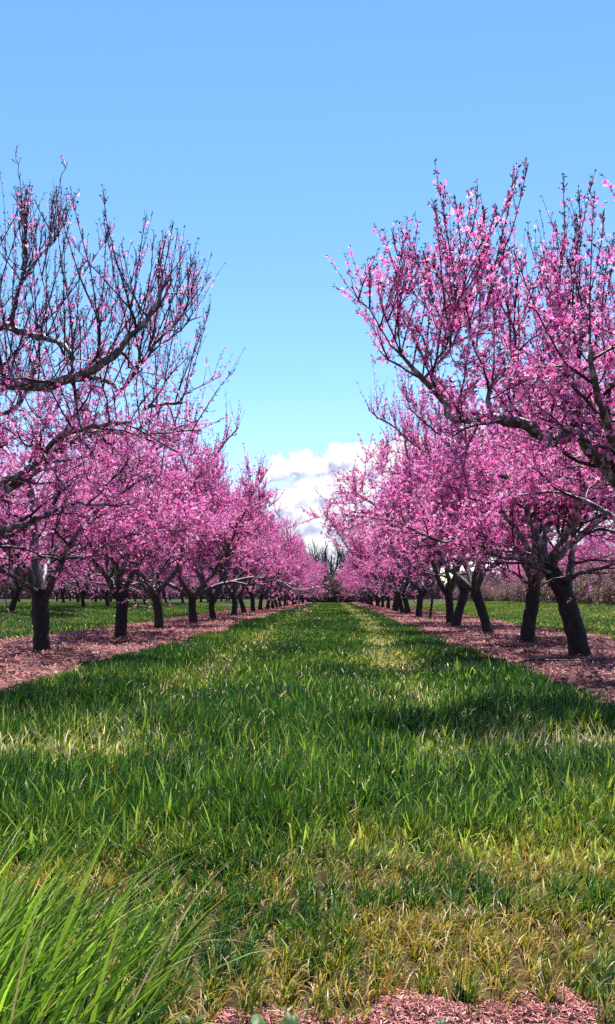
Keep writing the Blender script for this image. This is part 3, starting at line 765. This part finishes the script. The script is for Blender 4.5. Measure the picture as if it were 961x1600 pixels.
# --- R2
R2 = px_tree(26, XR, 17.06, [
    ([(834, 905, 0), (780, 830, .3), (700, 745, .6), (625, 675, .8), (580, 645, .8)], .055, .015),
    ([(832, 915, 0), (820, 880, -.3), (790, 850, -.7), (750, 830, -1.1), (710, 800, -1.4)], .07, .018),
    ([(836, 905, 0), (840, 860, .3), (835, 800, .6), (820, 750, .8)], .075, .02),
    ([(836, 915, 0), (850, 880, -.3), (880, 840, -.6), (900, 790, -.9)], .065, .02),
    ([(832, 920, 0), (808, 898, .4), (770, 880, .9), (730, 875, 1.4)], .05, .015),
], trunk=[(824, 1003, 0, .160), (826, 975, 0, .142), (832, 940, 0, .135), (835, 905, 0, .125)], bloom=.85, fsize=.026, dens=1.35, extra=4, sides=8, top_bare=4.8)
tag(R2, 'peach tree with a slim trunk tilting right, second trunk in view on the right', 'tree', G_R)

# --- prototypes for the rest
protos = []
spec = [dict(nsc=4, leanv=(.12, .0), fork=.92), dict(nsc=4, leanv=(-.15, .05), fork=.85), dict(nsc=5, leanv=(.05, -.1), fork=.8),
        dict(nsc=4, leanv=(-.28, .1), fork=.98), dict(nsc=4, leanv=(.3, .05), fork=.95), dict(nsc=5, leanv=(0, .05), fork=.85)]
for k, sp in enumerate(spec):
    protos.append(make_tree(60+k, tr=.110, bloom=1.0, fsize=.026, dens=1.25, detail=0, sides=6, budsz=.05, top_bare=4.6, spread=1.20, **sp))
used = [False]*len(protos)
def put(kx, loc, rz, sc, label, group):
    if not used[kx]:
        used[kx] = True; t = place(protos[kx], loc, rz, sc)
    else: t = dup(protos[kx], loc, rz, sc)
    tag(t, label, 'tree', group)
    return t
rs = random.Random(4)
def cont(ys, end, sp):
    while ys[-1] < end: ys.append(ys[-1]+sp+rs.uniform(-.5, .5))
    return ys
YL = cont([23.9, 28.5, 34.3, 39.6, 45.2, 50.6], 124, 5.1)
YR = cont([21.7, 26.6, 29.6, 38.4, 44.0, 47.6, 52.0, 57.6], 124, 4.9)
for i, y in enumerate(YL):
    x = XL+rs.uniform(-.15, .15)+.006*(y-30)*(y > 30)
    put(i % 6, (x, y, float(gz(x, y))), rs.uniform(0, 6.28), rs.uniform(1.20, 1.33)*(1-.13*float(sst(45, 90, y))),
        'pink peach tree, %s counted away from the camera in the left row' % ORD[i+3-(0)], G_L)
for i, y in enumerate(YR):
    x = XR+rs.uniform(-.15, .15)
    put((i+3) % 6, (x, y, float(gz(x, y))), rs.uniform(0, 6.28), rs.uniform(1.30, 1.44)*(1-.20*float(sst(45, 90, y))),
        'pink peach tree, %s counted away from the camera in the right row' % ORD[i+3+(i >= 3)], G_R)
# the young replacement tree on the right
yt = make_tree(91, tr=.055, bloom=.9, fsize=.022, dens=.9, detail=0, sides=6, budsz=.04, nsc=3, spread=.42, fork=1.0, leanv=(.12, 0))
place(yt, (XR-.02, 34.8, 0)); tag(yt, 'small young peach tree with a very thin trunk in the right row', 'tree', G_R)
# rows beyond the left one
for row, (x0, ya, yb) in enumerate(((-14.6, 26, 118), (-24.0, 44, 118), (-33.5, 63, 118))):
    y = ya; i = 0
    nm = ['second', 'third', 'fourth'][row]
    while y < yb:
        x = x0+rs.uniform(-.3, .3)
        put((i*5+row) % 6, (x, y, float(gz(x, y))), rs.uniform(0, 6.28), rs.uniform(1.05, 1.2),
            'pink peach tree, %s from the front in the %s row left of the aisle' % (ORD[i], nm), 'peach trees in the %s row left of the aisle' % nm)
        y += 5.2+rs.uniform(-.5, .5); i += 1

# ------------------------------------------------------------------ brush and bare trees behind
def shrub(seed, name, h, w_, pal, nst=60, nleaf=5200, lsz=.07):
    r = np.random.default_rng(seed); root = empty(name, (0, 0, 0)); st = Acc(); pts = []
    for k in range(nst):
        a = r.uniform(0, 6.28); el = r.uniform(.7, 1.45); d = np.array((math.cos(a)*math.cos(el), math.sin(a)*math.cos(el), math.sin(el)))
        o = np.array((r.normal(0, w_*.2), r.normal(0, w_*.2), -.05)); b = walk(r, o, d, h*r.uniform(.55, 1.05), .35, .1, .3)
        tube(st, b, np.linspace(.03, .006, len(b)), 4, 0); pts.append(b)
        for q in range(5):
            j = r.integers(1, len(b)-1); c_ = walk(r, b[j], unit(r.normal(0, 1, 3)+UPV*.6), r.uniform(.4, 1.2), .25, .4, .4)
            tube(st, c_, np.linspace(.012, .004, len(c_)), 3, 0); pts.append(c_)
    st.build('stems', M_GREY, root)
    allp = np.concatenate(pts); i = r.integers(0, len(allp), nleaf); c = allp[i]+r.normal(0, .10, (nleaf, 3)); c[:, 2] = np.maximum(c[:, 2], .05)
    u = r.normal(0, 1, (nleaf, 3)); u /= np.linalg.norm(u, axis=1)[:, None]; v = np.cross(u, r.normal(0, 1, (nleaf, 3))); v /= np.linalg.norm(v, axis=1)[:, None]
    s = (lsz*r.uniform(.5, 1.3, nleaf))[:, None]
    V = np.stack([c-u*s, c+v*s*.5, c+u*s, c-v*s*.5], 1).reshape(-1, 3)
    pal = np.array(pal); C = np.repeat(pal[r.integers(0, len(pal), nleaf)]*r.uniform(.6, 1.3, (nleaf, 1)), 4, 0)
    mesh_np('leaves', V, np.arange(nleaf*4).reshape(nleaf, 4), M_LEAF, root, False, C)
    return root
TAN = [(.30, .19, .13), (.22, .13, .09), (.36, .24, .20), (.16, .09, .07)]
BRN = [(.10, .05, .045), (.06, .03, .03), (.15, .08, .07)]
sh = [shrub(200, 'hedge_shrub', 3.0, 2.6, TAN), shrub(201, 'hedge_shrub', 3.4, 2.8, TAN+[(.5, .2, .3)])]
us = [0, 0]; y = 50; i = 0
while y < 130:
    x = 20.5+rs.uniform(-.6, .6)-.02*(y-34); k = i % 2; loc = (x, y, float(gz(x, y))-.05)
    s_ = sh[k] if not us[k] else dup(sh[k], loc, 0, 1); us[k] = 1
    place(s_, loc, rs.uniform(0, 6.28), rs.uniform(.62, 1.25))
    tag(s_, 'tan brushy shrub, %s from the front in the hedge beyond the right field' % ORD[min(i, 27)], 'shrub', 'hedge shrubs beyond the right field')
    y += 3.6+rs.uniform(-.4, .4); i += 1
# bigger pink trees behind the hedge
y = 64; i = 0
while y < 122:
    x = 27+rs.uniform(-.5, .5)
    put(i % 6, (x, y, float(gz(x, y))), rs.uniform(0, 6.28), rs.uniform(1.3, 1.45),
        'pink peach tree, %s from the front behind the brown hedge' % ORD[i], 'peach trees behind the brown hedge'); y += 4.9; i += 1
# dark brush closing the aisle
bs = shrub(210, 'bare_bush', 4.2, 2.4, BRN, 90, 3600, .09)
for i, (px, y, s_, wh) in enumerate(((516, 131, 1.0, 'left of the aisle end'), (528, 136, 1.1, 'right at the aisle end'), (505, 140, 1.25, 'behind the left row end'),
                                     (522, 143, 1.4, 'in the middle behind the aisle end'), (540, 139, 1.1, 'behind the right row end'), (490, 146, 1.2, 'far left behind the left row'), (560, 146, 1.2, 'far right behind the right row'))):
    b = bs if i == 0 else dup(bs, (0, 0, 0), 0, 1)
    x = P(px, 935, y)[0]; place(b, (x, y, -.05), i*1.3, s_*1.35)
    tag(b, 'dark leafless bush %s' % wh, 'bush', 'bare bushes closing the aisle')
bare = make_tree(300, 'bare_tree', tr=.16, bloom=0, dens=.75, detail=0, sides=5, budsz=0, nsc=5, spread=1.1, fork=1.6, ht=2.2, mats=(M_TRUNK, M_TWIG, M_TWIG))
for i, (px, y, s_, wh) in enumerate(((497, 138, 1.9, 'rising above the left row end'), (515, 150, 2.2, 'in the gap at the aisle end'), (535, 145, 2.0, 'beside the right row end'),
                                     (550, 155, 2.1, 'farther right behind the right row'), (480, 155, 2.2, 'farther left behind the left row'), (570, 150, 1.8, 'rightmost behind the right row'))):
    b = bare if i == 0 else dup(bare, (0, 0, 0), 0, 1)
    x = P(px, 935, y)[0]; place(b, (x, y, 0), i*2.1, s_)
    tag(b, 'leafless greyish tree %s' % wh, 'tree', 'bare trees beyond the orchard')
for px, y, top, lab in ((508, 134, 861, 'taller straight bare pole standing at the end of the aisle'), (518, 137, 868, 'shorter straight bare pole right of the taller one')):
    a = Acc(); p0 = P(px, 935, y); p1 = P(px, top, y); r = np.random.default_rng(px)
    pp, rr_ = resample([(0, 0, -.2), (.02, 0, (p1[2])*.5), (0, 0, p1[2])], [.17, .14, .11], .5, r, .01)
    tube(a, pp, rr_, 9, .04, r); o = a.build('pole', M_TRUNK, None); o.location = (p0[0], y, 0)
    tag(o, lab, 'pole', 'poles at the end of the aisle')
# far brown-mauve wood along the horizon
def far_wood():
    r = np.random.default_rng(9); n = 130000
    x = r.uniform(-170, 170, n); y = r.uniform(168, 182, n); top = 4.0+3.2*sst(14, 40, np.abs(x))+1.6*fbm(x, y*0, .12, 3, 50)+.9*fbm(x, y*0, .7, 2, 51)
    z = np.maximum(top, 1.2)*r.random(n)**1.25-.1
    c = np.stack([x, y, z], -1); u = r.normal(0, 1, (n, 3))*np.array((.5, .5, 1)); u /= np.linalg.norm(u, axis=1)[:, None]; v = np.cross(u, r.normal(0, 1, (n, 3)))
    s = r.uniform(.3, .75, n)[:, None]
    V = np.stack([c-u*s, c+v*s*.25, c+u*s, c-v*s*.25], 1).reshape(-1, 3)
    pal = np.array([(.14, .07, .08), (.20, .10, .12), (.09, .05, .05), (.26, .15, .16)])
    C = np.repeat(pal[r.integers(0, 4, n)]*r.uniform(.7, 1.3, (n, 1)), 4, 0)
    tag(mesh_np('far_wood', V, np.arange(n*4).reshape(n, 4), M_LEAF, None, False, C), 'low mauve brown wood along the horizon behind the orchard', 'wood', kind='stuff')
far_wood()


# ------------------------------------------------------------------ small things
def weed(seed):
    r = np.random.default_rng(seed); a = Acc(); C = []
    for k in range(13):
        an = r.uniform(0, 6.28); L = r.uniform(.012, .026); el = r.uniform(.15, .9); W = L*r.uniform(.28, .42)
        d = np.array((math.cos(an), math.sin(an), 0)); s_ = np.array((-d[1], d[0], 0)); V = []
        for j in range(6):
            t = j/5; wd = W*math.sin(math.pi*min(.97, .12+t*.86))**.8*(1+.15*math.sin(9*t)); p = d*L*(t+.15)*math.cos(el*(1-.6*t))+UPV*(L*t*math.sin(el)*(1-.35*t)+.008)
            V += [p-s_*wd+UPV*wd*.35, p, p+s_*wd+UPV*wd*.35]
        q = [[3*j+b, 3*j+b+1, 3*j+b+4, 3*j+b+3] for j in range(5) for b in (0, 1)]
        c = np.array((.04, .085, .012))*r.uniform(.4, 1.3); a.add(np.array(V), [np.array(q)], np.repeat(c[None], 18, 0))
    return a.build('broadleaf_weed', M_LEAF, None)
for k, (px, y, sc, lab) in enumerate(((215, 1.93, 1.2, 'leftmost small broadleaf weed beside the long grass clump at the bottom edge'), (300, 1.90, 1.5, 'second small broadleaf weed from the left on the bottom edge'),
        (400, 1.89, 1.6, 'small broadleaf weed left of the bottom middle on the bark mulch'), (455, 1.91, 1.2, 'small broadleaf weed nearest the bottom middle on the bark mulch'), (690, 1.92, .8, 'rightmost small broadleaf weed on the bark mulch'))):
    o = weed(400+k); x = P(px, 1590, y)[0]; o.location = (x, y, .03); o.scale = (sc, sc, sc); tag(o, lab, 'weed', 'weeds at the bottom edge')
def stick(seed, L, rad, name='fallen_twig'):
    r = np.random.default_rng(seed); a = Acc(); b = walk(r, np.array((-L/2, 0, .0)), np.array((1, .1, .02)), L, L/8, 0, .5); b[:, 2] = .02+.02*r.random(len(b))
    tube(a, b, np.linspace(rad, rad*.4, len(b)), 6, .05, r)
    return a, b, r
FT = [(-4.45, 12.9, .8, 'dark fallen twig left of the first left trunk'), (-4.3, 16.6, .9, 'dark fallen twig between the first and second left trunks'), (-4.6, 21.4, 1.0, 'dark fallen twig between the second and third left trunks'),
      (3.45, 12.1, 1.1, 'dark crooked fallen branch left of the first right trunk'), (3.6, 15.4, .9, 'dark fallen twig between the first and second right trunks'), (3.7, 19.6, .8, 'dark fallen twig beside the second right trunk')]
for k, (x, y, L, lab) in enumerate(FT):
    a, b, r = stick(500+k, L, .018)
    for j in (3, 5):
        c_ = walk(r, b[j], np.array((r.uniform(.2, .8), r.choice([-1, 1])*.7, .05)), L*.35, L/14, 0, .4); c_[:, 2] = np.linspace(.03, .05, len(c_)); tube(a, c_, np.linspace(.010, .004, len(c_)), 5, 0)
    o = a.build('fallen_twig', M_TWIG, None); o.location = (x, y, .04); o.rotation_euler = (0, 0, r.uniform(-.6, .6)); tag(o, lab, 'twig', 'fallen twigs on the mulch')
for k, (px, y, h_, lab) in enumerate(((90, 13.0, .32, 'thin dry stalk standing in the mulch right of the first left trunk'), (154, 12.4, .2, 'short dry stalk at the grass edge of the left mulch'))):
    a = Acc(); r = np.random.default_rng(600+k); b = walk(r, np.array((0, 0, -.03)), np.array((.05, 0, 1.)), h_, h_/6, .0, .3); tube(a, b, np.linspace(.010, .005, len(b)), 5, 0)
    o = a.build('dry_stalk', M_TWIG, None); o.location = (P(px, 1030, y)[0], y, 0.02); tag(o, lab, 'stalk', 'dry stalks in the mulch')
def dandelion():
    a = Acc(); h_ = .17; t = Acc()
    root = empty('dandelion', (0, 0, 0))
    tube(t, [(0, 0, 0), (.005, 0, h_*.5), (0, 0, h_)], [.003, .003, .003], 4, 0); C = []
    s_ = t.build('stalk', M_TWIG, root)
    V = [(0, 0, h_+.008)]; q = []
    for j in range(16):
        an = j/16*6.283; V.append((.019*math.cos(an), .019*math.sin(an), h_+(.012 if j % 2 else .002)))
    q = np.array([[0, 1+j, 1+(j+1) % 16] for j in range(16)])
    mesh_np('flower_head', np.array(V), q, M_LEAF, root, False, np.repeat(np.array([[.85, .62, .03]]), 17, 0))
    return root
dn = dandelion(); first = True; r = np.random.default_rng(700)
spots = [(x, y) for x, y in zip(r.uniform(-3.3, 2.6, 26), r.uniform(11, 40, 26))][::2]+[(x, y) for x, y in zip(r.uniform(7, 15, 24), r.uniform(19, 48, 24))][::2]+[(x, y) for x, y in zip(r.uniform(-12, -7.5, 12), r.uniform(20, 45, 12))][::2]
for (x, y) in spots:
    o = dn if first else dup(dn, (0, 0, 0), 0, 1); first = False
    place(o, (x, y, float(gz(x, y))), r.uniform(0, 6), r.uniform(.9, 1.4)); tag(o, 'tiny yellow dandelion flower dotted in the grass', 'dandelion', 'dandelions in the grass')
